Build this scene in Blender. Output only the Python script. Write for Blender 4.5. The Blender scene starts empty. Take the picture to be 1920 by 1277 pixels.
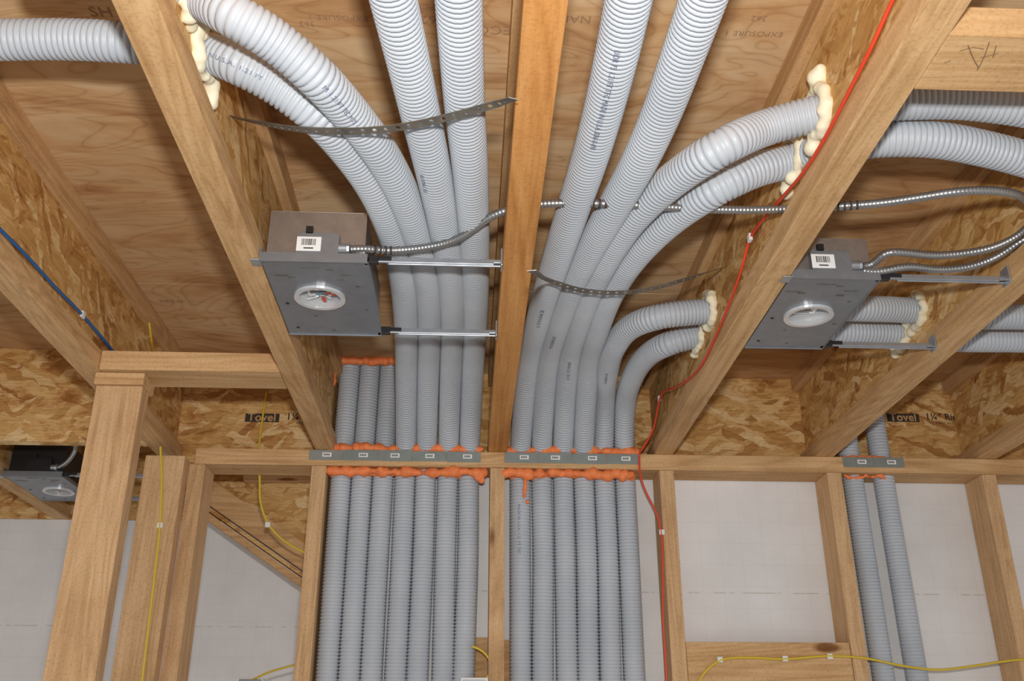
import bpy, bmesh, math, random
import numpy as np
from mathutils import Vector, Matrix
random.seed(7); np.random.seed(7)
scene = bpy.context.scene
scene.view_settings.view_transform = 'Standard'

# ------------------------------------------------------------------ metrics
CH = 1.75                 # camera height above floor
JB = 2.44                 # underside of joists
CE = 2.681                # underside of subfloor
WY = 2.20                 # front face of stud wall
CYC = 2.245               # conduit row centre in wall
TH = math.radians(23.9); PS = math.radians(2.62); F = 1835.0
CAM = np.array([0.0, 0.0, CH])
fw = np.array([math.sin(PS)*math.cos(TH), math.cos(PS)*math.cos(TH), math.sin(TH)])
rt = np.array([math.cos(PS), -math.sin(PS), 0.0])
up = np.cross(rt, fw)

def ray(u, v):
    return fw + rt*(u-960.0)/F - up*(v-638.5)/F
def hit(u, v, axis, val):
    d = ray(u, v); t = (val-CAM[axis])/d[axis]
    return CAM + d*t
def hx(u, v, x): return hit(u, v, 0, x)
def hy(u, v, y): return hit(u, v, 1, y)
def hz(u, v, z): return hit(u, v, 2, z)
# sag profile of the conduit runs (depth y -> centre height z)
PROF = [(2.245,1.5),(2.245,2.44),(2.238,2.475),(2.205,2.515),(2.14,2.545),(2.0,2.558),(1.7,2.547),(1.4,2.517),(1.1,2.492),(.85,2.472),(.3,2.44),(-.6,2.44)]
def hp(u, v, dz=0.0):
    d = ray(u, v)
    for (y0,z0),(y1,z1) in zip(PROF[:-1], PROF[1:]):
        z0 += dz; z1 += dz
        a = np.array([[d[1], -(y1-y0)],[d[2], -(z1-z0)]])
        b = np.array([y0, z0-CH])
        try: t, s = np.linalg.solve(a, b)
        except Exception: continue
        if t > 0 and -1e-6 <= s <= 1+1e-6:
            return CAM + d*t
    return hz(u, v, 2.45)

# ------------------------------------------------------------------ materials
def new_mat(name):
    m = bpy.data.materials.new(name); m.use_nodes = True
    nt = m.node_tree; b = nt.nodes['Principled BSDF']
    return m, nt, b
def N(nt, t, **kw):
    n = nt.nodes.new(t)
    for k, v in kw.items(): setattr(n, k, v)
    return n
def L(nt, a, b): nt.links.new(a, b)
def ramp(nt, fac, stops):
    r = N(nt, 'ShaderNodeValToRGB'); e = r.color_ramp.elements
    while len(e) < len(stops): e.new(0.5)
    for el, (p, c) in zip(e, stops):
        el.position = p; el.color = (*c, 1)
    L(nt, fac, r.inputs[0]); return r.outputs[0]
def mixc(nt, blend, fac, a, b):
    m = N(nt, 'ShaderNodeMix', data_type='RGBA', blend_type=blend)
    if isinstance(fac, float): m.inputs[0].default_value = fac
    else: L(nt, fac, m.inputs[0])
    for sock, val in ((m.inputs[6], a), (m.inputs[7], b)):
        if isinstance(val, tuple): sock.default_value = (*val, 1)
        else: L(nt, val, sock)
    return m.outputs[2]
def coords(nt, scale, loc=(0,0,0), rot=(0,0,0)):
    tc = N(nt, 'ShaderNodeTexCoord'); mp = N(nt, 'ShaderNodeMapping')
    mp.inputs['Scale'].default_value = scale; mp.inputs['Location'].default_value = loc
    mp.inputs['Rotation'].default_value = rot
    L(nt, tc.outputs['Object'], mp.inputs[0]); return mp.outputs[0]
def noise(nt, vec, scale, detail=3, rough=.5, dist=0.0):
    n = N(nt, 'ShaderNodeTexNoise'); L(nt, vec, n.inputs['Vector'])
    n.inputs['Scale'].default_value = scale; n.inputs['Detail'].default_value = detail
    n.inputs['Roughness'].default_value = rough; n.inputs['Distortion'].default_value = dist
    return n.outputs['Fac']
def bump(nt, b, h, strength=.2, dist=.002):
    bp = N(nt, 'ShaderNodeBump'); bp.inputs['Strength'].default_value = strength
    bp.inputs['Distance'].default_value = dist
    L(nt, h, bp.inputs['Height']); L(nt, bp.outputs[0], b.inputs['Normal'])
def plain(name, col, rough=.5, metal=0.0, var=0.0, vs=20):
    m, nt, b = new_mat(name)
    b.inputs['Roughness'].default_value = rough; b.inputs['Metallic'].default_value = metal
    if var > 0:
        n = noise(nt, coords(nt, (1,1,1)), vs, 4, .6)
        d = tuple(c*(1-var) for c in col); l = tuple(min(1, c*(1+var)) for c in col)
        L(nt, ramp(nt, n, [(.3, d), (.7, l)]), b.inputs['Base Color'])
    else: b.inputs['Base Color'].default_value = (*col, 1)
    return m
def lumber(name, axis, dark, mid, light, knots=True):
    m, nt, b = new_mat(name)
    sc = [95, 95, 95]; sc[axis] = 3.0
    n1 = noise(nt, coords(nt, tuple(sc)), 1.0, 6, .65, .5)
    sc2 = [9, 9, 9]; sc2[axis] = .8
    n2 = noise(nt, coords(nt, tuple(sc2), (3,5,1)), 1.0, 3, .5, 1.5)
    w = N(nt, 'ShaderNodeMath', operation='MULTIPLY'); L(nt, n2, w.inputs[0]); w.inputs[1].default_value = 11.0
    fr = N(nt, 'ShaderNodeMath', operation='PINGPONG'); L(nt, w.outputs[0], fr.inputs[0]); fr.inputs[1].default_value = .5
    c1 = ramp(nt, n1, [(.3, dark), (.5, mid), (.7, light)])
    c2 = ramp(nt, fr.outputs[0], [(0, tuple(c*.72 for c in mid)), (.22, mid), (.5, light)])
    c = mixc(nt, 'MIX', .42, c1, c2)
    big = noise(nt, coords(nt, (5,5,5)), 1.0, 4, .6)
    c = mixc(nt, 'MULTIPLY', .6, c, ramp(nt, big, [(.3, (.78,.70,.62)), (.52, (1,1,1))]))
    spk = noise(nt, coords(nt, (240,240,240)), 1.0, 2, .5)
    c = mixc(nt, 'MULTIPLY', .35, c, ramp(nt, spk, [(.3, (.6,.52,.45)), (.5, (1,1,1))]))
    if knots:
        sk = [14, 14, 14]; sk[axis] = 5
        v = N(nt, 'ShaderNodeTexVoronoi'); L(nt, coords(nt, tuple(sk), (.3,.7,.2)), v.inputs['Vector']); v.inputs['Scale'].default_value = .55
        kc = ramp(nt, v.outputs['Distance'], [(0, (.18,.08,.03)), (.06, (.3,.15,.06)), (.1, (1,1,1)), (1, (1,1,1))])
        c = mixc(nt, 'MULTIPLY', .85, c, kc)
    L(nt, c, b.inputs['Base Color']); b.inputs['Roughness'].default_value = .75
    b.inputs['Specular IOR Level'].default_value = .2
    bump(nt, b, n1, .3, .001)
    return m
LD, LM, LL = (.43,.235,.095), (.61,.37,.17), (.73,.485,.26)
M_WX = lumber('lumber_grain_x', 0, LD, LM, LL)
M_WY = lumber('lumber_grain_y', 1, LD, LM, LL)
M_WZ = lumber('lumber_grain_z', 2, (.46,.26,.12), (.62,.39,.20), (.72,.485,.275))
M_WYO = lumber('lumber_orange_grain_y', 1, (.38,.145,.036), (.58,.26,.075), (.68,.36,.13))

def osb(name, plane):
    m, nt, b = new_mat(name)
    outs = []
    for i, ang in enumerate((0.15, 0.75, -0.4)):
        if plane == 'yz': rot, sc = (ang,0,0), (20, 8, 46)
        elif plane == 'xz': rot, sc = (0,ang,0), (8, 20, 46)
        tc = N(nt, 'ShaderNodeTexCoord')
        nz = N(nt, 'ShaderNodeTexNoise'); nz.inputs['Scale'].default_value = 22; nz.inputs['Detail'].default_value = 4
        L(nt, tc.outputs['Object'], nz.inputs['Vector'])
        mixv = N(nt, 'ShaderNodeVectorMath', operation='MULTIPLY_ADD')
        L(nt, nz.outputs['Color'], mixv.inputs[0]); mixv.inputs[1].default_value = (.04,.04,.04); L(nt, tc.outputs['Object'], mixv.inputs[2])
        r = N(nt, 'ShaderNodeVectorRotate', rotation_type='EULER_XYZ'); r.inputs['Rotation'].default_value = rot
        L(nt, mixv.outputs[0], r.inputs['Vector'])
        s = N(nt, 'ShaderNodeVectorMath', operation='MULTIPLY'); s.inputs[1].default_value = sc; L(nt, r.outputs[0], s.inputs[0])
        v = N(nt, 'ShaderNodeTexVoronoi'); v.inputs['Scale'].default_value = 1.3; L(nt, s.outputs[0], v.inputs['Vector'])
        sep = N(nt, 'ShaderNodeSeparateColor'); L(nt, v.outputs['Color'], sep.inputs[0])
        outs.append((sep.outputs[0], sep.outputs[1], v.outputs['Distance']))
    stops = [(0, (.44,.21,.065)), (.1, (.56,.31,.10)), (.5, (.69,.425,.16)), (.8, (.77,.51,.22)), (1, (.83,.62,.33))]
    c0 = ramp(nt, outs[0][0], stops); c1 = ramp(nt, outs[1][0], stops); c2 = ramp(nt, outs[2][0], stops)
    st = ramp(nt, outs[1][1], [(.48,(0,0,0)),(.5,(1,1,1))])
    c = mixc(nt, 'MIX', st, c0, c1)
    st2 = ramp(nt, outs[2][1], [(.66,(0,0,0)),(.68,(1,1,1))])
    c = mixc(nt, 'MIX', st2, c, c2)
    sc = (8,8,90)
    n = noise(nt, coords(nt, sc), 3.0, 4, .7, .5)
    c = mixc(nt, 'MULTIPLY', .6, c, ramp(nt, n, [(.35,(.62,.52,.42)),(.56,(1,1,1))]))
    n3 = noise(nt, coords(nt, (9,9,22)), 1.0, 6, .75, 1.5)
    c = mixc(nt, 'MULTIPLY', .75, c, ramp(nt, n3, [(.34,(.48,.28,.16)),(.44,(.85,.72,.6)),(.5,(1,1,1))]))
    L(nt, c, b.inputs['Base Color']); b.inputs['Roughness'].default_value = .7
    b.inputs['Specular IOR Level'].default_value = .25
    bump(nt, b, outs[0][2], .3, .0012)
    return m
M_OSBY = osb('osb_web', 'yz'); M_OSBX = osb('osb_rim', 'xz')

def plywood():
    m, nt, b = new_mat('plywood_subfloor')
    n1 = noise(nt, coords(nt, (3.0, 30, 30)), 1.0, 6, .65, 1.0)
    n2 = noise(nt, coords(nt, (1.6, 5.0, 6), (2,1,0)), 1.0, 2, .5, 1.2)
    w = N(nt, 'ShaderNodeMath', operation='MULTIPLY'); L(nt, n2, w.inputs[0]); w.inputs[1].default_value = 17.0
    fr = N(nt, 'ShaderNodeMath', operation='PINGPONG'); L(nt, w.outputs[0], fr.inputs[0]); fr.inputs[1].default_value = .5
    c1 = ramp(nt, n1, [(.28,(.50,.30,.15)),(.5,(.68,.47,.265)),(.72,(.78,.58,.355))])
    c2 = ramp(nt, fr.outputs[0], [(0,(.47,.26,.12)),(.09,(.66,.445,.245)),(.5,(.75,.54,.32))])
    c = mixc(nt, 'MIX', .55, c1, c2)
    st = noise(nt, coords(nt, (2.5, 7, 9), (7,3,0)), 1.0, 5, .65, 1.0)
    c = mixc(nt, 'MULTIPLY', .8, c, ramp(nt, st, [(.3,(.58,.38,.24)),(.46,(.95,.84,.72)),(.54,(1,1,1))]))
    pt = noise(nt, coords(nt, (1.1, 1.9, 1), (1,9,0)), 1.0, 2, .5, .5)
    c = mixc(nt, 'MULTIPLY', .6, c, ramp(nt, pt, [(.38,(.78,.66,.54)),(.55,(1,1,1))]))
    v = N(nt, 'ShaderNodeTexVoronoi'); L(nt, coords(nt, (2.0,3.2,1), (.35,.62,0)), v.inputs['Vector']); v.inputs['Scale'].default_value = 1.0
    c = mixc(nt, 'MULTIPLY', .9, c, ramp(nt, v.outputs['Distance'], [(0,(.2,.1,.05)),(.03,(.33,.18,.09)),(.045,(.62,.45,.32)),(.09,(1,1,1))]))
    L(nt, c, b.inputs['Base Color']); b.inputs['Roughness'].default_value = .72
    b.inputs['Specular IOR Level'].default_value = .25
    bump(nt, b, n1, .2, .001)
    return m
M_PLY = plywood()

def foamboard():
    m, nt, b = new_mat('white_foam_board')
    tc = coords(nt, (1,1,1))
    sep = N(nt, 'ShaderNodeSeparateXYZ'); L(nt, tc, sep.inputs[0])
    cmb = N(nt, 'ShaderNodeCombineXYZ'); L(nt, sep.outputs[0], cmb.inputs[0]); L(nt, sep.outputs[2], cmb.inputs[1])
    br = N(nt, 'ShaderNodeTexBrick'); br.offset = 0; L(nt, cmb.outputs[0], br.inputs['Vector'])
    br.inputs['Scale'].default_value = 1; br.inputs['Brick Width'].default_value = .05; br.inputs['Row Height'].default_value = .05
    br.inputs['Mortar Size'].default_value = .0006
    br.inputs['Color1'].default_value = br.inputs['Color2'].default_value = (.80,.785,.775,1)
    br.inputs['Mortar'].default_value = (.74,.725,.71,1)
    br2 = N(nt, 'ShaderNodeTexBrick'); br2.offset = 0; L(nt, cmb.outputs[0], br2.inputs['Vector'])
    br2.inputs['Scale'].default_value = 1; br2.inputs['Brick Width'].default_value = 2.4; br2.inputs['Row Height'].default_value = .305
    br2.inputs['Mortar Size'].default_value = .0014
    br2.inputs['Color1'].default_value = br2.inputs['Color2'].default_value = (1,1,1,1)
    br2.inputs['Mortar'].default_value = (.78,.73,.68,1)
    dn = noise(nt, coords(nt, (60,60,60)), 1.0, 2)
    seam = mixc(nt, 'MIX', ramp(nt, dn, [(.45,(0,0,0)),(.55,(1,1,1))]), (1.0,1.0,1.0), br2.outputs['Color'])
    c = mixc(nt, 'MULTIPLY', 1.0, br.outputs['Color'], seam)
    n = noise(nt, coords(nt, (3,3,3)), 1.5, 5, .6)
    c = mixc(nt, 'MULTIPLY', .8, c, ramp(nt, n, [(.3,(.86,.85,.84)),(.6,(1,1,1))]))
    L(nt, c, b.inputs['Base Color']); b.inputs['Roughness'].default_value = .6
    return m
M_WHITE = foamboard()

def conduit_mat():
    m, nt, b = new_mat('corrugated_pvc_grey')
    n = noise(nt, coords(nt, (4,4,4)), 2.0, 3, .5)
    L(nt, ramp(nt, n, [(.3,(.445,.48,.52)),(.7,(.515,.545,.585))]), b.inputs['Base Color'])
    b.inputs['Roughness'].default_value = .42
    b.inputs['Specular IOR Level'].default_value = .35
    return m
M_COND = conduit_mat()
def metal_mat(name, col, rough, var=.15, metal=.85):
    m, nt, b = new_mat(name)
    n = noise(nt, coords(nt, (1,1,1)), 35, 4, .7)
    L(nt, ramp(nt, n, [(.3,tuple(c*(1-var) for c in col)),(.7,tuple(c*(1+var) for c in col))]), b.inputs['Base Color'])
    b.inputs['Roughness'].default_value = rough; b.inputs['Metallic'].default_value = metal
    return m
M_GALV = metal_mat('galvanized_steel', (.27,.285,.31), .42, .1, .6)
M_GALVB = metal_mat('housing_steel', (.38,.35,.33), .38, .12, .75)
M_DARK = metal_mat('dark_painted_steel', (.03,.03,.032), .4, .1, .4)
M_BAR = metal_mat('bright_zinc', (.42,.44,.47), .38, .1, .7)
M_ARM = metal_mat('armor_steel', (.38,.38,.38), .38, .1, .8)
M_STRAP = metal_mat('hanger_strap_steel', (.20,.18,.15), .5, .3, .6)
M_NAILP = plain('nail_plate_grey', (.25,.27,.25), .5, .3, .1)
M_REFL = metal_mat('reflector', (.80,.81,.82), .3, .05, .55)
M_BLACK = plain('black_plastic', (.012,.012,.013), .5)
M_INK = plain('ink_dark', (.05,.035,.028), .8)
M_INKB = plain('ink_brown', (.36,.21,.12), .9)
M_INKC = plain('ink_conduit', (.14,.17,.27), .7)
M_LABEL = plain('label_white', (.8,.8,.78), .5)
M_TEAL = plain('insulation_teal', (.02,.35,.38), .5)
M_GREEN = plain('wire_green', (.1,.35,.08), .5)
M_REDW = plain('wire_red', (.55,.05,.03), .5)
M_ORF = plain('orange_firestop_foam', (.90,.235,.07), .6, 0, .14, 60)
M_CRF = plain('cream_foam', (.83,.76,.56), .55, 0, .1, 50)
M_RED = plain('red_cable', (.70,.06,.02), .4)
M_BLUE = plain('blue_cable', (.01,.12,.36), .4)
M_YEL = plain('yellow_cable', (.68,.50,.04), .45)
M_STAP = plain('cable_staple_white', (.75,.75,.72), .5)
M_FLOOR = plain('concrete', (.36,.34,.31), .85, 0, .15, 4)

# ------------------------------------------------------------------ mesh helpers
def mkobj(name, verts, faces, mats, fm=None, smooth=False, parent=None):
    me = bpy.data.meshes.new(name)
    me.from_pydata([tuple(v) for v in verts], [], [tuple(f) for f in faces])
    for m in mats: me.materials.append(m)
    if fm is not None: me.polygons.foreach_set('material_index', fm)
    if smooth: me.polygons.foreach_set('use_smooth', [True]*len(me.polygons))
    me.update()
    o = bpy.data.objects.new(name, me); scene.collection.objects.link(o)
    if parent is not None: o.parent = parent
    return o
class MB:
    def __init__(s): s.v=[]; s.f=[]; s.m=[]; s.mats=[]
    def mi(s, m):
        if m not in s.mats: s.mats.append(m)
        return s.mats.index(m)
    def box(s, x0,x1,y0,y1,z0,z1,m, rz=0):
        b = len(s.v)
        P = [(x0,y0,z0),(x1,y0,z0),(x1,y1,z0),(x0,y1,z0),(x0,y0,z1),(x1,y0,z1),(x1,y1,z1),(x0,y1,z1)]
        if rz:
            cx, cy = (x0+x1)/2, (y0+y1)/2; c, si = math.cos(rz), math.sin(rz)
            P = [(cx+(x-cx)*c-(y-cy)*si, cy+(x-cx)*si+(y-cy)*c, z) for x,y,z in P]
        s.v += P
        for q in [(0,3,2,1),(4,5,6,7),(0,1,5,4),(1,2,6,5),(2,3,7,6),(3,0,4,7)]:
            s.f.append(tuple(b+i for i in q)); s.m.append(s.mi(m))
        return s
    def prism(s, poly, y0, y1, m):   # poly of (x,z)
        b = len(s.v); n = len(poly)
        s.v += [(x,y0,z) for x,z in poly] + [(x,y1,z) for x,z in poly]
        s.f.append(tuple(range(b, b+n))); s.f.append(tuple(range(b+2*n-1, b+n-1, -1)))
        s.m += [s.mi(m)]*2
        for i in range(n):
            j = (i+1) % n; s.f.append((b+j, b+i, b+n+i, b+n+j)); s.m.append(s.mi(m))
        return s
    def cyl(s, c, axis, r, h, m, seg=20, r2=None):
        r2 = r if r2 is None else r2
        b = len(s.v); c = np.array(c, float)
        A = np.zeros(3); A[axis] = 1; U = np.zeros(3); U[(axis+1)%3] = 1; V = np.cross(A, U)
        for k,(rr,hh) in enumerate(((r,-h/2),(r2,h/2))):
            for i in range(seg):
                a = 2*math.pi*i/seg
                s.v.append(tuple(c + A*hh + rr*(math.cos(a)*U+math.sin(a)*V)))
        for i in range(seg):
            j = (i+1)%seg; s.f.append((b+i,b+j,b+seg+j,b+seg+i)); s.m.append(s.mi(m))
        s.f.append(tuple(b+seg-1-i for i in range(seg))); s.f.append(tuple(b+seg+i for i in range(seg))); s.m += [s.mi(m)]*2
        return s
    def ring(s, c, r0, r1, z0, z1, m, seg=40):  # annular tube around z
        b = len(s.v)
        for (r,z) in ((r0,z0),(r1,z0),(r1,z1),(r0,z1)):
            for i in range(seg):
                a = 2*math.pi*i/seg; s.v.append((c[0]+r*math.cos(a), c[1]+r*math.sin(a), z))
        for k in range(4):
            k2 = (k+1)%4
            for i in range(seg):
                j = (i+1)%seg; s.f.append((b+k*seg+i,b+k2*seg+i,b+k2*seg+j,b+k*seg+j)); s.m.append(s.mi(m))
        return s
    def holeplate(s, x0,x1,y0,y1,z,c,r,m,seg=48, t=.0012):
        b = len(s.v)
        for zz in (z, z+t):
            for i in range(seg):
                a = 2*math.pi*i/seg; s.v.append((c[0]+r*math.cos(a), c[1]+r*math.sin(a), zz))
            for i in range(seg):
                a = 2*math.pi*i/seg; dx, dy = math.cos(a), math.sin(a); ts = []
                if dx > 1e-9: ts.append((x1-c[0])/dx)
                if dx < -1e-9: ts.append((x0-c[0])/dx)
                if dy > 1e-9: ts.append((y1-c[1])/dy)
                if dy < -1e-9: ts.append((y0-c[1])/dy)
                tt = min(ts); s.v.append((c[0]+dx*tt, c[1]+dy*tt, zz))
            # corners
        for L0 in (0, 2*seg):
            for i in range(seg):
                j = (i+1)%seg; s.f.append((b+L0+i,b+L0+j,b+L0+seg+j,b+L0+seg+i)); s.m.append(s.mi(m))
        # corner fill triangles
        for cx, cy in ((x0,y0),(x1,y0),(x1,y1),(x0,y1)):
            ang = math.atan2(cy-c[1], cx-c[0]) % (2*math.pi); i = int(ang/(2*math.pi)*seg) % seg; j = (i+1)%seg
            k = len(s.v); s.v.append((cx,cy,z)); s.f.append((b+seg+i,b+seg+j,k)); s.m.append(s.mi(m))
        for i in range(seg):
            j = (i+1)%seg; s.f.append((b+i,b+j,b+2*seg+j,b+2*seg+i)); s.m.append(s.mi(m))
        return s
    def obj(s, name, bevel=0, smooth=False, parent=None):
        o = mkobj(name, s.v, s.f, s.mats, s.m, smooth, parent)
        if bevel:
            md = o.modifiers.new('bevel','BEVEL'); md.width = bevel; md.segments = 2; md.limit_method = 'ANGLE'
        return o
def empty(name, loc=(0,0,0)):
    e = bpy.data.objects.new(name, None); e.empty_display_size = .05
    scene.collection.objects.link(e); return e

def smooth_path(pts, step=.004):
    P = [np.array(p, float) for p in pts]
    P = [2*P[0]-P[1]] + P + [2*P[-1]-P[-2]]
    out = []
    for i in range(1, len(P)-2):
        p0,p1,p2,p3 = P[i-1:i+3]
        # centripetal-ish catmull rom
        t0 = 0; t1 = t0+max(1e-6,np.linalg.norm(p1-p0))**.5; t2 = t1+max(1e-6,np.linalg.norm(p2-p1))**.5; t3 = t2+max(1e-6,np.linalg.norm(p3-p2))**.5
        n = max(4, int(np.linalg.norm(p2-p1)/step))
        for t in np.linspace(t1, t2, n, endpoint=False):
            A1=(t1-t)/(t1-t0)*p0+(t-t0)/(t1-t0)*p1; A2=(t2-t)/(t2-t1)*p1+(t-t1)/(t2-t1)*p2; A3=(t3-t)/(t3-t2)*p2+(t-t2)/(t3-t2)*p3
            B1=(t2-t)/(t2-t0)*A1+(t-t0)/(t2-t0)*A2; B2=(t3-t)/(t3-t1)*A2+(t-t1)/(t3-t1)*A3
            out.append((t2-t)/(t2-t1)*B1+(t-t1)/(t2-t1)*B2)
    out.append(P[-2]); Q = np.array(out)
    for _ in range(12):
        Q[1:-1] = .25*Q[:-2]+.5*Q[1:-1]+.25*Q[2:]
    s = np.concatenate([[0], np.cumsum(np.linalg.norm(np.diff(Q,axis=0),axis=1))])
    return Q, s
def sample(Q, s, q):
    return np.stack([np.interp(q, s, Q[:,k]) for k in range(3)], axis=-1)
def tube(name, pts, R, mat, seg=20, phases=None, pitch=None, parent=None, step=.004):
    Q, s = smooth_path(pts, step); Ltot = s[-1]
    if phases:
        n = int(Ltot/pitch)
        q = np.concatenate([[(k+p)*pitch for p,_ in phases] for k in range(n)])
        r = np.tile([rr for _,rr in phases], n)
    else:
        q = np.linspace(0, Ltot, max(2, int(Ltot/.008))); r = np.full(len(q), R)
    C = sample(Q, s, q); T = sample(Q, s, np.minimum(q+.004,Ltot)) - sample(Q, s, np.maximum(q-.004,0))
    T /= np.linalg.norm(T, axis=1)[:,None]
    ref = np.array([1.,0,0]) if abs(T[0][0]) < .9 else np.array([0,0,1.])
    nrm = ref - T[0]*ref.dot(T[0]); nrm /= np.linalg.norm(nrm)
    Nn = np.zeros_like(C)
    for i in range(len(C)):
        nrm = nrm - T[i]*nrm.dot(T[i]); nrm /= np.linalg.norm(nrm); Nn[i] = nrm
    B = np.cross(T, Nn)
    a = np.linspace(0, 2*np.pi, seg, endpoint=False)
    V = C[:,None,:] + r[:,None,None]*(np.cos(a)[None,:,None]*Nn[:,None,:] + np.sin(a)[None,:,None]*B[:,None,:])
    n = len(C); V = V.reshape(-1,3)
    i = np.arange(n-1)[:,None]*seg; j = np.arange(seg)[None,:]; j2 = (j+1)%seg
    Fq = np.stack([i+j, i+j2, i+seg+j2, i+seg+j], axis=-1).reshape(-1,4)
    me = bpy.data.meshes.new(name)
    me.vertices.add(len(V)); me.vertices.foreach_set('co', V.astype(np.float32).ravel())
    me.loops.add(Fq.size); me.loops.foreach_set('vertex_index', Fq.astype(np.int32).ravel())
    me.polygons.add(len(Fq)); me.polygons.foreach_set('loop_start', (np.arange(len(Fq))*4).astype(np.int32))
    me.polygons.foreach_set('loop_total', np.full(len(Fq),4,dtype=np.int32))
    me.materials.append(mat); me.update(calc_edges=True); me.validate()
    me.polygons.foreach_set('use_smooth', [True]*len(me.polygons))
    o = bpy.data.objects.new(name, me); scene.collection.objects.link(o)
    if parent is not None: o.parent = parent
    return o, Q, s
def nearest(Q, u, v):
    d = ray(u, v); d = d/np.linalg.norm(d); rel = Q-CAM
    return int(np.argmin(np.linalg.norm(rel - np.outer(rel@d, d), axis=1)))

def text_mesh(body, size, bold=False):
    cu = bpy.data.curves.new('t','FONT'); cu.body = body; cu.size = size; cu.space_character = 1.05
    if bold: cu.offset = size*.02
    ob = bpy.data.objects.new('t', cu); scene.collection.objects.link(ob)
    bpy.context.view_layer.update()
    me = bpy.data.meshes.new_from_object(ob.evaluated_get(bpy.context.evaluated_depsgraph_get()))
    vs = [tuple(v.co) for v in me.vertices]; fs = [tuple(p.vertices) for p in me.polygons]
    bpy.data.objects.remove(ob); bpy.data.curves.remove(cu); bpy.data.meshes.remove(me)
    return vs, fs
def flat_text(name, body, origin, right, upv, size, mat, parent, lift=.0008, bold=False):
    vs, fs = text_mesh(body, size, bold)
    r = np.array(right, float); r /= np.linalg.norm(r); u_ = np.array(upv, float); u_ /= np.linalg.norm(u_)
    n = np.cross(r, u_); o = np.array(origin, float)+n*lift
    return mkobj(name, [o+r*x+u_*y for x,y,z in vs], fs, [mat], parent=parent)
def conduit_text(name, body, Q, s, s0, size, R, parent, sign=1, roll=0.0):
    vs, fs = text_mesh(body, size)
    out = []
    for x,y,z in vs:
        q = s0 + sign*x
        P = sample(Q, s, np.array([q]))[0]; T = sample(Q,s,np.array([q+.004]))[0]-sample(Q,s,np.array([q-.004]))[0]
        T = T/np.linalg.norm(T)*sign
        n = CAM-P; n = n-T*n.dot(T); n /= np.linalg.norm(n); bb = np.cross(n, T)
        a = (y-size*.35)/R + roll
        out.append(P + (R+.0006)*(math.cos(a)*n + math.sin(a)*bb))
    return mkobj(name, out, fs, [M_INKC], parent=parent)
def foam(name, balls, mat, voxel=.0028, parent=None):
    bm = bmesh.new()
    for (c, r) in balls:
        res = bmesh.ops.create_icosphere(bm, subdivisions=2, radius=r)
        sc = (random.uniform(.8,1.25), random.uniform(.8,1.2), random.uniform(.8,1.2))
        for v in res['verts']:
            v.co = Vector((v.co.x*sc[0]+c[0], v.co.y*sc[1]+c[1], v.co.z*sc[2]+c[2]))
    me = bpy.data.meshes.new(name); bm.to_mesh(me); bm.free(); me.materials.append(mat)
    o = bpy.data.objects.new(name, me); scene.collection.objects.link(o)
    r = o.modifiers.new('merge','REMESH'); r.mode='VOXEL'; r.voxel_size = voxel; r.use_smooth_shade = True
    sm = o.modifiers.new('soft','SMOOTH'); sm.factor=.5; sm.iterations=3
    if parent is not None: o.parent = parent
    return o

# ------------------------------------------------------------------ shell
MB().box(-2.6,3.0,-1.6,3.3,-.1,0,M_FLOOR).obj('floor')
ceil = empty('ceiling')
ys = [-1.2, .62, 1.84, 3.06]
for i in range(3):
    MB().box(-2.5,2.9,ys[i]+.0015,ys[i+1]-.0015,CE,CE+.019,M_PLY).obj('plywood_panel_%d'%(i+1), parent=ceil)
MB().box(-2.5,2.9,-1.2,3.06,CE+.0195,CE+.03,M_OSBX).obj('subfloor_backing', parent=ceil)

JX = {'a':-1.20,'b':-.715,'c':-.335,'d':.067,'e':.46,'f':.845,'g':1.24,'h':1.65,'z':-1.60}
FW = .022
for k, x in JX.items():
    y1 = 2.92 if k in 'abz' else 2.309
    mw = M_WYO if k == 'd' else M_WY
    mb = MB()
    mb.box(x-FW,x+FW,-.9,y1,JB,JB+.037,mw)
    mb.box(x-FW,x+FW,-.9,y1,CE-.037,CE-.0002,M_WY)
    mb.box(x-.005,x+.005,-.9,y1,JB+.037,CE-.037,M_OSBY)
    mb.obj('i_joist', bevel=.0012)
# rims
rim = empty('rim_board')
MB().box(-.735,2.9,2.311,2.345,JB,CE-.0005,M_OSBX).obj('rim_panel', parent=rim)
def rimtext(u, v, name_only=False):
    p = hy(u, v, 2.311)
    w = .055; h = .022
    MB().box(p[0],p[0]+.083,2.3098,2.3112,p[2]-h/2,p[2]+h/2,M_INK).obj('stamp_block', parent=rim)
    flat_text('stamp_mark','Tovel',(p[0]+.006,2.3096,p[2]-.0085),(1,0,0),(0,0,1),.029,M_WX,rim,bold=True)
    flat_text('stamp_size','1¼" Rim Board',(p[0]+.100,2.311,p[2]-.004),(1,0,0),(0,0,1),.024,M_INK,rim,bold=True)
    flat_text('stamp_origin','MADE IN U.S.A.',(p[0]+.125,2.311,p[2]-.016),(1,0,0),(0,0,1),.009,M_INK,rim)
rimtext(460, 783); rimtext(1663, 783)
far = empty('rim_board')
MB().box(-2.5,-1.624,WY,WY+.03,JB+.01,CE-.0005,M_OSBX).box(-1.576,-1.224,WY,WY+.03,JB+.01,CE-.0005,M_OSBX).box(-1.176,-.739,WY,WY+.03,JB+.01,CE-.0005,M_OSBX).obj('blocking_panel', parent=far)
MB().box(-2.5,-.3,2.921,2.95,JB,CE-.0005,M_OSBX).obj('rim_board')

# walls
MB().box(-2.5,-.0,2.951,3.05,0,JB,M_WHITE).box(-2.5,0,2.921,2.95,0,JB-.001,M_WHITE).obj('wall_far')
MB().box(-.335,2.9,2.291,2.31,0.04,JB,M_WHITE).obj('wall_back')

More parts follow.
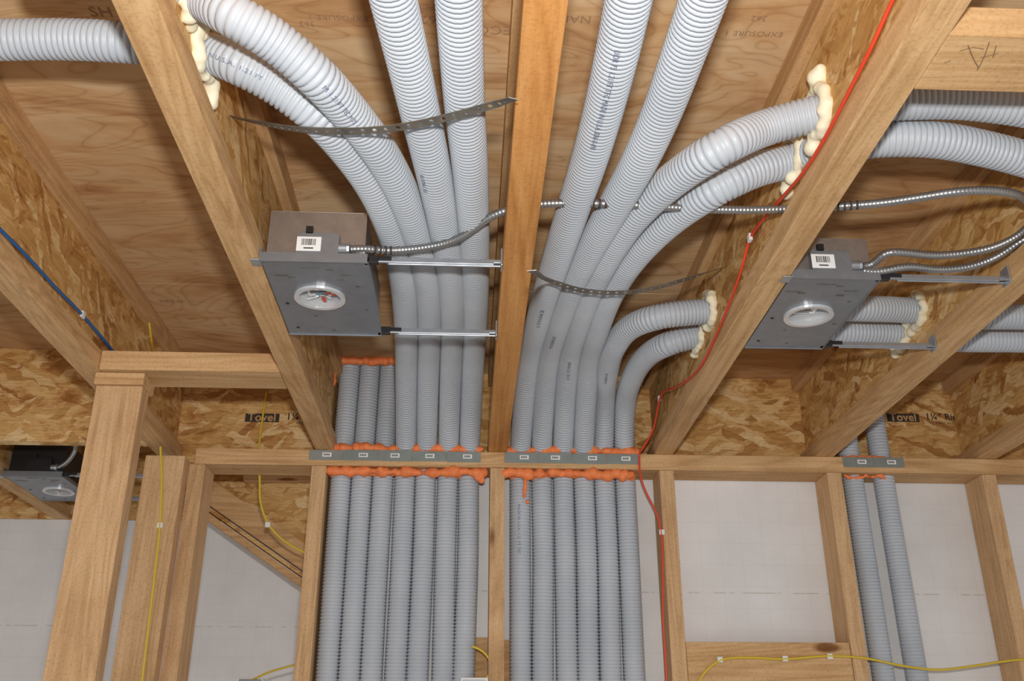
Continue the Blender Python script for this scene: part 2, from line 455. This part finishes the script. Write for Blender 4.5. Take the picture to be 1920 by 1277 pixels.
# stud wall
mb = MB(); mb.box(-.63,2.6,WY,WY+.089,JB-.038,JB-.0005,M_WX)
mb.obj('top_plate', bevel=.0012)
mb = MB(); mb.box(-.73,2.6,WY,WY+.089,0,.038,M_WX); mb.obj('bottom_plate', bevel=.0012)
for x in (-.345,.067,.463,.862,1.235,1.64):
    MB().box(x-.017,x+.017,WY+.001,WY+.089,.038,JB-.0385,M_WZ).obj('wall_stud', bevel=.0012)
MB().box(-.641,-.605,WY+.001,WY+.089,.038,JB-.0385,M_WZ).obj('wall_stud', bevel=.0012)
MB().box(-.73,-.6425,WY-.035,WY+.003,0.0,JB-.03,M_WZ).obj('wall_stud', bevel=.0012)
MB().box(-.735,-.700,WY+.004,WY+.089,.038,JB-.03,M_WZ).obj('wall_stud', bevel=.0012)
p = hy(1290,1203,WY)
MB().box(.481,.844,WY+.003,WY+.041,p[2]-.19,p[2],M_WX).obj('blocking_board', bevel=.0012)
MB().box(.012,.049,WY+.072,WY+.0895,1.6,2.03,M_WX).box(.085,.1,WY+.072,WY+.0895,1.6,2.025,M_WX).obj('blocking_board', bevel=.001)
# nearer partition
MB().box(-.692,-.358,1.722,1.811,JB+.0,JB+.038,M_WX).obj('ceiling_blocking', bevel=.0012)
MB().box(-.702,-.611,1.735,1.80,JB-.024,JB-.0005,M_WX).box(-.699,-.613,1.742,1.781,0,JB-.0245,M_WZ).obj('wood_post', bevel=.0015)
# flat block between joists upper right
MB().box(.4825,.8225,.765,.853,JB,JB+.038,M_WX).obj('ceiling_blocking', bevel=.0012)
blk = MB().box(.8675,1.2175,.765,.853,JB,JB+.038,M_WX).obj('ceiling_blocking', bevel=.0012)
# marker scribble on block
sc = empty('marker_scribble')
M_PEN = plain('pencil', (.2,.12,.06), .8)
for i, pts in enumerate([[(1800,95),(1830,85),(1845,92)],[(1815,85),(1822,105),(1835,128)],[(1855,78),(1845,110),(1832,132)],[(1838,108),(1860,96),(1872,100)],[(1868,85),(1862,108)],[(1770,118),(1782,114)]]):
    tube('pen_stroke_%d'%(i+1), [hz(u,v,JB-.0002) for u,v in pts], .0005, M_PEN, seg=6, parent=sc)

# stair stringer beyond
def q(u,v,y=2.6):
    a = hy(u,v,y); return (a[0],a[2])
MB().prism([q(350,868),q(660,1080),q(660,1135),q(350,918)],2.6,2.638,M_WX).prism([q(350,922),q(660,1140),q(660,1148),q(350,930)],2.59,2.64,M_OSBX).prism([q(350,933),q(660,1152),q(660,1168),q(350,948)],2.6,2.64,M_WX).box(-.30,-.26,2.60,2.638,0,2.02,M_WZ).obj('stair_stringer')
MB().prism([q(340,880),q(350,840),q(680,840),q(680,1090),(q(660,1078))],2.641,2.655,M_OSBX).obj('stair_side_panel')
MB().prism([q(460,880),q(600,880),q(600,905),q(460,905)],2.575,2.6,M_WX).obj('stair_cleat')

# ------------------------------------------------------------------ conduits
CR = .0248
PH = [(0,CR-.0036),(.17,CR-.0008),(.5,CR),(.83,CR-.0008)]; PITCH=.0076
def conduit(pts, down=True, texts=()):
    P = []
    for t in pts:
        if len(t) == 2: P.append(hp(*t))
        elif t[2] == 'x': P.append(hx(t[0],t[1],t[3]))
        elif t[2] == 'w': P.append(np.array(t[3]))
        else: P.append(hz(t[0],t[1],CH+t[2]))
    x0 = P[0][0]
    if down:
        w = random.uniform(-.004,.004)
        base = [np.array([x0+w,CYC,.04]),np.array([x0-w,CYC,.8]),np.array([x0+w*.6,CYC,1.5]),np.array([x0+w*.8,CYC,1.95]),np.array([x0-w*.4,CYC,2.2]),np.array([x0,CYC,2.38]),np.array([x0,CYC,2.43])]
        P = base + P[1:]
    e = empty('corrugated_conduit')
    o, Q, s = tube('tube', P, CR, M_COND, 22, PH, PITCH, parent=e)
    for body, at, size, sign, roll in texts:
        conduit_text('print', body, Q, s, s[nearest(Q,*at)], size, CR, e, sign, roll)
    return Q, s
TXT = 'UOR 75 1.21 FT TEC MADE IN U.S.A. 036-0-691'
conduit([(762,838),(762,700),(762,600),(755,510),(735,430),(700,350),(650,278),(590,213),(520,160,.752),(450,122,.765),(380,97,'x',-.33),(240,80,.792),(120,74,.80),(0,75,.80),(-200,80,.80)], texts=[('MADE IN U.S.A. 1.21 FT',(400,105),.007,-1,-.1)])
QB = conduit([(800,838),(803,700),(805,600),(797,510),(778,430),(748,350),(705,275),(650,205),(590,140),(520,80,.742),(440,30,.752),(352,-12,'x',-.33),(250,-45,.77),(60,-60,.78)], texts=[('M 1.21 FT TEC M 75',(590,150),.008,-1,-.1)])
conduit([(841,838),(845,700),(848,600),(843,500),(828,400),(808,300),(785,200),(762,100),(738,0),(715,-100),(690,-260)], texts=[('TEC MADE IN',(835,330),.008,1,.7)])
conduit([(880,838),(886,700),(890,600),(890,500),(886,400),(880,300),(871,200),(865,100),(860,0),(856,-100),(850,-260)])
for u0,u1 in ((644,650),(683,686),(722,723)):
    a = hy(u0,838,CYC); 
    w = random.uniform(-.003,.003)
    e = empty('corrugated_conduit')
    tube('tube',[(a[0]+w,CYC,.04),(a[0]-w,CYC,1.2),(a[0]+w,CYC,2.0),(a[0],CYC,2.42),(a[0],CYC+.006,2.5),(a[0]+.001,CYC+.012,CE)],CR,M_COND,22,PH,PITCH,parent=e)
conduit([(975,838),(988,700),(1010,600),(1040,500),(1072,400),(1105,300),(1133,200),(1157,100),(1178,0),(1198,-100),(1225,-260)], texts=[(TXT,(1170,60),.0095,-1,0.0),('TEC MADE IN U.S.A. 75',(1030,560),.009,-1,0.1),('MADE IN U.S.A. 1.21 FT TEC',(960,950),.009,-1,-0.1)])
conduit([(1015,838),(1025,700),(1050,600),(1090,500),(1145,400),(1200,300),(1245,200),(1282,100),(1318,0),(1352,-100),(1400,-260)], texts=[('TEC MADE IN U.S.A.',(1048,610),.009,-1,0.0)])
conduit([(1055,838),(1064,700),(1088,600),(1128,500),(1190,405),(1265,335),(1350,278),(1440,238,.785),(1540,211,'x',.455),(1620,196,.80),(1700,190,.80),(1800,189,.80),(1920,203,.79),(2050,230,.78)], texts=[('MADE IN U.S.A. TEC M',(1078,660),.009,-1,0.1)])
conduit([(1093,838),(1102,700),(1122,610),(1155,530),(1205,462),(1270,402),(1350,350),(1420,318,.775),(1492,300,'x',.455),(1560,276,.775),(1640,262,.775),(1750,262,.775),(1850,280,.775),(1920,298,.77),(2050,340,.77)])
conduit([(1131,838),(1133,760),(1138,700),(1152,650),(1183,613),(1235,594,.79),(1335,583,'x',.455),(1450,576,.79),(1600,578,.785),(1720,583,'x',.84),(1800,592,.78),(1920,594,.78),(2100,600,.78)], texts=[('TEC R RPORD 75',(1140,680),.008,-1,0)])
conduit([(1170,838),(1172,765),(1184,712),(1213,668),(1258,643,.785),(1312,629,'x',.455),(1420,622,.785),(1560,622,.78),(1690,627,'x',.84),(1780,636,.775),(1920,638,.775),(2100,645,.775)])
for u0 in (1592,1640):
    a = hy(u0,850,CYC); w=.003
    e = empty('corrugated_conduit')
    x=max(a[0],.905) if u0==1592 else a[0]+.012
    tube('tube',[(x+.006,CYC,.04),(x+.008,CYC,1.2),(x+.004,CYC,2.0),(x,CYC,2.42),(x,CYC,2.5),(x,CYC+.004,CE)],CR,M_COND,22,PH,PITCH,parent=e)

# nail plates on top plate
def nailplates(u0,u1,n,v=852):
    a = hy(u0,v,WY); b_ = hy(u1,v,WY); e = empty('nail_plate_row'); w = (b_[0]-a[0])/n
    for i in range(n):
        x0 = a[0]+i*w; z1 = JB-.001; z0 = JB-.026
        MB().box(x0,x0+w-.001,WY-.0022,WY-.0002,z0+random.uniform(-.001,.001),z1+random.uniform(-.001,.001),M_NAILP).obj('plate_%d'%(i+1), bevel=.0005, parent=e)
        lx = x0+w*random.uniform(.35,.5)
        mb = MB().box(lx,lx+.021,WY-.0030,WY-.0023,z0+.008,z0+.018,M_LABEL)
        for k in range(5):
            mb.box(lx+.003+k*.003,lx+.0048+k*.003,WY-.0034,WY-.0031,z0+.0105,z0+.0155,M_INK)
        mb.obj('label_%d'%(i+1), parent=e)
nailplates(580,902,5); nailplates(946,1200,4); nailplates(1578,1692,2,850)

# orange firestop foam
def foamrow(u0,u1,z,y,r0=.006,r1=.011,step=.007, skip=.1):
    x0 = hy(u0,852,WY)[0]; x1 = hy(u1,852,WY)[0]; x = x0; B = []
    while x < x1:
        if random.random() > skip:
            B.append(((x+random.uniform(-.003,.003), y+random.uniform(-.004,.004), z+random.uniform(-.003,.003)), random.uniform(r0,r1)))
        x += step
    return B
balls = foamrow(618,905,JB+.008,WY+.011,.006,.0145) + foamrow(618,908,JB-.048,WY+.010,.006,.0145)
balls += foamrow(618,905,JB-.045,WY+.03,.008,.012) + foamrow(618,905,JB+.004,WY+.03,.008,.012)
a = hy(622,838,WY+.02)
for k in range(6): balls.append(((a[0]+random.uniform(-.004,.004),WY+.02,JB+.005+k*.006),.007))
a = hy(905,870,WY)
for k in range(7): balls.append(((a[0]-random.uniform(0,.012),WY+.004,JB-.045-k*.004),.008))
foam('firestop_foam', balls, M_ORF)
balls = foamrow(948,1198,JB+.008,WY+.011,.006,.0145) + foamrow(945,1190,JB-.048,WY+.010,.006,.0145) + foamrow(948,1190,JB-.045,WY+.03,.008,.012)+ foamrow(948,1190,JB+.004,WY+.03,.008,.012)
a = hy(984,880,WY+.01)
for k in range(12): balls.append(((a[0]+random.uniform(-.002,.002),WY+.013,JB-.052-k*.0045),.0045))
balls.append(((a[0]+.006,WY+.013,JB-.115),.006))
foam('firestop_foam', balls, M_ORF)
balls = foamrow(1585,1665,JB+.003,WY+.02,.005,.009)+foamrow(1585,1665,JB-.043,WY+.02,.004,.007)
foam('firestop_foam', balls, M_ORF)
# foam at subfloor
balls = []
x0 = hy(632,705,CYC)[0]; x1 = hy(745,705,CYC)[0]; x = x0
while x < x1:
    balls.append(((x,CYC-.02+random.uniform(-.004,.004),CE-.006+random.uniform(-.004,.002)),random.uniform(.006,.012))); x += .007
for k in range(9): balls.append(((x0-.004+random.uniform(-.002,.002),CYC-.012,CE-.008-k*.007),random.uniform(.005,.009)))
foam('firestop_foam', balls, M_ORF)

# cream foam at web penetrations
def creamring(u,v,x,side,extra=(),rr=.03,amt=.011):
    c = hx(u,v,x); B = []
    for i in range(20):
        a = 2*math.pi*i/20
        B.append(((x+side*random.uniform(.002,.008), c[1]+rr*math.cos(a)*1.12, c[2]+rr*math.sin(a)), random.uniform(amt*.6,amt)))
    for (dy,dz,r) in extra: B.append(((x+side*.006, c[1]+dy, c[2]+dz), r))
    foam('spray_foam', B, M_CRF, .003)
wl = JX['c']+.005
creamring(376,96,wl,1,[(.038,-.02,.012),(.045,-.03,.010),(.052,-.035,.009),(-.04,.0,.012),(.03,.035,.012)])
creamring(350,-10,wl,1,[(.035,-.01,.012),(.045,-.015,.011)])
wr = JX['e']-.005
creamring(1540,211,wr,-1,[(-.02,.04,.013),(-.03,.045,.01),(.03,-.035,.012)])
creamring(1492,300,wr,-1,[(.03,-.03,.011),(.035,-.035,.009)])
creamring(1335,583,wr,-1,[(.0,.035,.01),(-.03,.02,.009)])
creamring(1312,629,wr,-1,[(.03,-.03,.009)],amt=.009)
wf = JX['f']-.005
creamring(1722,583,wf,-1,[(.03,-.03,.011)]); creamring(1692,627,wf,-1,[(.03,-.03,.011)])

# ------------------------------------------------------------------ recessed housings
def barcode(mb, x0, x1, y, z0, z1):
    mb.box(x0,x1,y-.0008,y,z0,z1,M_LABEL); w = x1-x0; x = x0+w*.2
    while x < x1-w*.2:
        bw = random.choice((.0008,.0012,.0018)); mb.box(x,x+bw,y-.0012,y-.0009,z0+(z1-z0)*.4,z0+(z1-z0)*.85,M_INK); x += bw+.001
    mb.box(x0+w*.3,x1-w*.3,y-.0012,y-.0009,z0+(z1-z0)*.15,z0+(z1-z0)*.24,M_INK)
def housing(x0,x1,y0,y1,cx,cy,xend,boxh=.09,jb0=.05,boxm=None,wires=True):
    boxm = boxm or M_GALVB
    e = empty('recessed_light_housing'); z = JB+.001; r = .036
    mb = MB(); mb.holeplate(x0,x1,y0,y1,z,(cx,cy),r,M_GALV)
    mb.box(x0,x1,y0-.003,y0,z-.003,z+.012,M_GALV).box(x0,x1,y1,y1+.002,z-.002,z+.010,M_GALV).box(x1,x1+.0015,y0,y1,z-.001,z+.008,M_GALV)
    mb.obj('pan', parent=e)
    mb = MB()
    bx0, bx1, by0, by1 = x0+.004, x1-.006, y0+.012, y1-.004; zb = z+.0015; zt = z+boxh
    t = .001
    mb.box(bx0,bx1,by0,by0+t,zb,zt,boxm).box(bx0,bx1,by1-t,by1,zb,zt,boxm).box(bx0,bx0+t,by0+t,by1-t,zb,zt,boxm).box(bx1-t,bx1,by0+t,by1-t,zb,zt,boxm).box(bx0,bx1,by0,by1,zt,zt+t,boxm)
    mb.obj('box', bevel=.0008, parent=e)
    mb = MB().ring((cx,cy),r-.003,r+.004,z-.005,z-.0002,M_REFL).ring((cx,cy),r-.0015,r,z-.002,z+.035,M_REFL)
    mb.obj('aperture_ring', smooth=False, parent=e)
    mb = MB().cyl((cx,cy,z+.036),2,r-.0005,.002,M_REFL,32)
    # printed label and lamp wiring visible through the aperture
    mb.box(cx-.022,cx+.018,cy-.004,cy+.022,z+.012,z+.013,M_LABEL)
    for k in range(4):
        mb.box(cx-.018,cx+.012-.004*(k%2),cy+.000+k*.005,cy+.0013+k*.005,z+.0112,z+.0118,M_INK)
    if wires:
        for k in range(12):
            a = random.uniform(0,6.28); rr = random.uniform(.008,.026)
            mb.box(cx+rr*math.cos(a)-.006,cx+rr*math.cos(a)+.006,cy+rr*math.sin(a)-.0025,cy+rr*math.sin(a)+.0025,z+.001+k*.0008,z+.0016+k*.0008,random.choice((M_TEAL,M_GREEN,M_LABEL,M_LABEL,M_REFL,M_LABEL,M_REDW)), rz=a)
    mb.obj('lamp_socket_parts', parent=e)
    # junction box
    mb = MB(); j0 = x0+jb0; j1 = j0+.062
    jm = M_DARK if boxm is M_DARK else M_GALV
    mb.box(j0,j1,y0+.0,by0-.0002,z+.012,z+.046,jm).box(j0+.003,j1-.003,y0+.003,by0-.0002,z+.046,z+.05,jm)
    mb.box(j0+.012,j0+.022,y0-.002,y0+.005,z+.048,z+.058,M_BLACK)
    if boxm is not M_DARK: barcode(mb, j0+.0,j0+.036,y0-.0005,z+.016,z+.04)
    mb.cyl((j1+.006,y0+.006,z+.024),0,.008,.012,M_BAR,12).cyl((j1+.014,y0+.006,z+.024),0,.010,.004,M_BAR,8)
    mb.obj('junction_box', bevel=.0008, parent=e)
    # slots on pan
    mb = MB()
    for (fx,fy,w,h) in ((.14,.18,.022,.003),(.24,.2,.012,.004),(.78,.16,.02,.003),(.7,.22,.012,.004),(.45,.08,.03,.002),(.62,.1,.012,.003),(.86,.3,.006,.006)):
        X = x0+fx*(x1-x0); Y = y0+fy*(y1-y0); mb.box(X-w/2,X+w/2,Y-h/2,Y+h/2,z-.0006,z-.0001,M_STRAP)
    for (fx,fy) in ((.1,.55),(.12,.9),(.9,.62),(.35,.72),(.5,.93)):
        mb.cyl((x0+fx*(x1-x0), y0+fy*(y1-y0), z-.0004),2,.003,.0006,M_BLACK if fx<.2 else M_STRAP,10)
    mb.obj('pan_slots', parent=e)
    mb = MB()
    for yy, zz in ((y0+.006,z+.006),(y1-.004,z+.006)):
        mb.box(x1+.002,xend-.003,yy-.004,yy+.0,zz-.004,zz+.004,M_BAR)
        mb.box(x1+.03,xend-.003,yy+.0002,yy+.003,zz-.0055,zz+.0055,M_BAR)
        mb.box(x1-.005,x1+.016,yy-.006,yy+.0035,zz-.006,zz+.006,M_BLACK).box(x1+.016,x1+.035,yy-.005,yy+.003,zz-.002,zz+.005,M_BLACK)
        mb.box(xend-.003,xend-.0005,yy-.014,yy+.008,zz-.010,zz+.018,M_BAR)
        mb.box(xend-.014,xend-.003,yy-.009,yy+.006,zz-.004,zz-.002,M_BAR)
    mb.box(x0-.014,x0-.001,y0-.008,y0+.012,JB-.003,JB-.001,M_BAR).box(x0-.001,x0+.0005,y0-.008,y0+.014,JB-.002,JB+.02,M_BAR)
    mb.obj('bar_hangers', bevel=.0005, parent=e)
    return np.array([j1+.016, y0+.006, z+.024])
h1 = housing(-.311,-.155,1.282,1.545,-.24,1.40,JX['d']-FW)
h2 = housing(.484,.622,1.300,1.566,.553,1.43,JX['f']-FW, boxh=.075, jb0=.035, wires=False)
h3 = housing(-1.176,-1.03,2.46,2.70,-1.09,2.60,JX['b']-FW, boxm=M_DARK)

# armored cables
AP = [(0,.0052),(.3,.0062),(.7,.0062)]
def armored(pts, marks=()):
    e = empty('armored_cable')
    o, Q, s = tube('armor', pts, .006, M_ARM, 12, AP, .0052, parent=e)
    for i,(u,v) in enumerate(marks):
        s0 = s[nearest(Q,u,v)]
        for k in range(4):
            qs = s0 + k*.0085 + np.array([0,.0015,.003])
            tube('armor_mark_%d_%d'%(i+1,k+1), list(sample(Q,s,qs)), .0066, M_INK, 10, parent=e)
armored([h1+np.array([.0,0,0]), h1+np.array([.02,.004,.004])]+[hz(u,v,CH+z) for u,v,z in ((730,470,.725),(800,464,.728),(850,452,.731),(890,430,.733),(918,407,.735),(950,394,.74),(985,386,.742),(1020,382,.74),(1100,381,.738),(1200,385,.738),(1300,391,.738),(1400,394,.738),(1478,392,.74),(1520,389,.742),(1570,387,.738),(1650,381,.735),(1720,371,.735),(1800,359,.735),(1870,358,.74),(1915,368,.745),(1935,395,.75),(1925,430,.745),(1870,462,.735),(1800,476,.73),(1750,479,.728),(1700,474,.726),(1660,474,.724))]+[h2+np.array([.02,.003,.004]),h2], [(702,471),(1100,381),(1572,387)])
armored([h2+np.array([0,-.004,-.01]),h2+np.array([.02,-.004,-.012])]+[hz(u,v,CH+z) for u,v,z in ((1700,500,.712),(1760,506,.715),(1820,500,.72),(1870,482,.73),(1915,452,.74),(1960,430,.75),(2050,420,.76))])
armored([h3, h3+np.array([.02,-.004,.01]), h3+np.array([.045,-.02,.05]), h3+np.array([.03,-.04,.09]), h3+np.array([-.02,-.05,.12]), h3+np.array([-.08,-.05,.13])])
# perforated strap
def strap(pts, w=.0115, pitch=.0145):
    Q, s = smooth_path(pts, .005); n = int(s[-1]/pitch); V=[];Fc=[]; hr=.0031; sg=8
    for k in range(n):
        sc0 = (k+.5)*pitch
        base = len(V)
        loc = []
        for i in range(sg):
            a = 2*math.pi*i/sg+math.pi/8; loc.append((hr*math.cos(a), hr*math.sin(a)))
        for i in range(sg):
            a = 2*math.pi*i/sg+math.pi/8; c, si = math.cos(a), math.sin(a)
            t = min(pitch/2/max(abs(c),1e-6), w/2/max(abs(si),1e-6))
            x, y = c*t, si*t
            loc.append((math.copysign(pitch/2,c) if abs(c)>.3 else x, math.copysign(w/2,si) if abs(si)>.3 else y))
        for (x,y) in loc:
            qv = np.clip(sc0+x,0,s[-1]); P = sample(Q,s,np.array([qv]))[0]
            T = sample(Q,s,np.array([min(qv+.004,s[-1])]))[0]-sample(Q,s,np.array([max(qv-.004,0)]))[0]; T/=np.linalg.norm(T)
            S = np.cross(np.array([0,.1,1.]),T); S/=np.linalg.norm(S)
            V.append(P+S*y)
        for i in range(sg):
            j=(i+1)%sg; Fc.append((base+i,base+j,base+sg+j,base+sg+i))
    o = mkobj('perforated_hanger_strap',V,Fc,[M_STRAP])
    md = o.modifiers.new('t','SOLIDIFY'); md.thickness=.0012
strap([hx(435,220,wl+.001)]+[hz(u,v,CH+z) for u,v,z in ((480,230,.755),(540,241,.718),(600,246,.700),(660,247,.696),(740,241,.694),(800,230,.692),(870,213,.692),(930,196,.696))]+[hx(968,184,JX['d']-FW-.0015)])
strap([hx(997,508,JX['d']+.006)]+[hz(u,v,CH+z) for u,v,z in ((1040,530,.728),(1080,543,.728),(1150,550,.730),(1210,545,.732),(1260,532,.745),(1310,517,.765))]+[hx(1356,502,JX['e']-.006)])

# data cables
def cable(name, pts, mat, r=.0028, staples=()):
    e = empty(name); tube('jacket', pts, r, mat, 10, parent=e)
    for i,(p,ax) in enumerate(staples):
        p=np.array(p); d=[.006,.006,.006]; d[ax]=.003
        MB().box(p[0]-d[0],p[0]+d[0],p[1]-d[1],p[1]+d[1],p[2]-d[2],p[2]+d[2],M_STAP).obj('staple_%d'%(i+1), bevel=.001, parent=e)
xl = JX['e']-FW-.003
cable('red_cable',[hx(u,v,xl-d) for u,v,d in ((1720,-90,0),(1674,0,0),(1640,75,0.004),(1590,175,.004),(1545,262,0.002),(1505,325,.0),(1460,378,0),(1425,420,0),(1405,450,0),(1392,500,.004),(1365,575,0.003),(1338,640,0),(1315,685,0),(1290,712,.0),(1265,727,.002),(1238,745,.004))]+
  [np.array([xl-.012,2.13,2.475]),np.array([xl-.035,WY-.008,2.44])]+[hy(u,v,WY-.005) for u,v in ((1199,848),(1200,890),(1212,925),(1230,960),(1240,1000),(1243,1080),(1243,1160),(1250,1277),(1250,1400))],M_RED,.0024,
  [(hx(1406,446,xl-.001),0),(hx(1236,748,xl-.004),0),(hy(1241,998,WY-.004),1)])
xb = JX['b']+FW+.003
cable('blue_cable',[hx(u,v,xb) for u,v in ((-60,370),(0,430),(50,480),(100,535),(152,588),(190,632),(222,672),(250,712))],M_BLUE,.0028,[(hx(155,590,xb+.001),0)])
cable('yellow_cable',[hz(274,574,CE-.003),hz(279,600,CE-.03),hz(284,640,2.60),hy(292,672,1.84),hy(300,700,1.87)],M_YEL,.0026)
cable('yellow_cable',[hy(u,v,2.292) for u,v in ((500,735),(490,800),(485,850))]+[hy(u,v,2.30) for u,v in ((487,900),(488,940),(503,982),(530,1012),(560,1030),(600,1050))],M_YEL,.0026,[(hy(502,984,2.299),1)])
cable('yellow_cable',[hy(u,v,WY-.039) for u,v in ((301,838),(303,900),(300,985),(290,1080),(278,1180),(265,1290))],M_YEL,.0026,[(hy(300,985,WY-.038),1)])
cable('yellow_cable',[hy(u,v,WY-.004) for u,v in ((1300,1300),(1320,1262),(1350,1238),(1400,1233),(1470,1236),(1555,1230),(1620,1234),(1700,1250),(1760,1256),(1830,1248),(1900,1238),(1960,1235))],M_YEL,.0026,[(hy(1350,1237,WY-.003),1),(hy(1472,1235,WY-.003),1),(hy(1556,1231,WY-.003),1)])
cable('yellow_cable',[hy(u,v,2.5) for u,v in ((470,1277),(500,1262),(540,1250),(600,1236))],M_YEL,.0026)
cable('yellow_cable',[hy(u,v,WY+.01) for u,v in ((885,1212),(905,1220),(922,1245),(918,1268),(895,1280))],M_YEL,.0026)
# outlet boxes at the bottom
for u in (893,):
    p = hy(u,1271,WY); MB().box(p[0]-.033,.0495,WY-.006,WY+.018,p[2]-.09,p[2],M_STAP).box(p[0]-.028,.044,WY-.008,WY-.006,p[2]-.085,p[2]-.005,M_GALV).obj('electrical_box', bevel=.001)
p = hy(470,1271,2.5); MB().box(p[0]-.03,p[0]+.03,2.5,2.55,0.9,p[2],M_STAP).box(p[0]-.026,p[0]+.026,2.494,2.5,1.0,p[2]-.004,M_GALV).obj('electrical_box', bevel=.001)

# mill stamps on the plywood
def ctext(body,u,v,size,flip=False,mat=M_INKB):
    p = hz(u,v,CE)
    if flip: flat_text('mill_stamp',body,p,(-1,0,0),(0,1,0),size,mat,ceil)
    else: flat_text('mill_stamp',body,p,(1,0,0),(0,-1,0),size,mat,ceil)
ctext('DECO',985,50,.024,True); ctext('362',835,30,.022,True); ctext('EXPOSU',845,8,.016,True)
ctext('SH',170,30,.026); ctext('362',590,40,.014,True)
ctext('EXPOSURE 1',690,30,.014,True)
ctext('NAIL',1110,30,.02,True)
ctext('EXPOSURE 1',1470,60,.014,True); ctext('362',1440,30,.014,True)
ctext('DECO',300,566,.018)

# ------------------------------------------------------------------ camera & light
cam = bpy.data.cameras.new('camera'); co = bpy.data.objects.new('camera', cam); scene.collection.objects.link(co)
cam.sensor_width = 36; cam.lens = F/1920*36; cam.clip_start=.01
M = Matrix(((rt[0],up[0],-fw[0],CAM[0]),(rt[1],up[1],-fw[1],CAM[1]),(rt[2],up[2],-fw[2],CAM[2]),(0,0,0,1)))
co.matrix_world = M; scene.camera = co
li = bpy.data.lights.new('camera_flash','AREA'); li.shape='RECTANGLE'; li.size=.06; li.size_y=.04; li.energy = 18.5; li.color=(1,.985,.96)
lo = bpy.data.objects.new('camera_flash', li); scene.collection.objects.link(lo)
lo.matrix_world = Matrix.Translation(Vector(up*.13+rt*0.02)) @ M @ Matrix.Rotation(math.radians(8),4,'X')
w = bpy.data.worlds.new('World'); scene.world = w; w.use_nodes = True
bg = w.node_tree.nodes['Background']; bg.inputs[0].default_value=(.97,.98,1,1); bg.inputs[1].default_value=.7
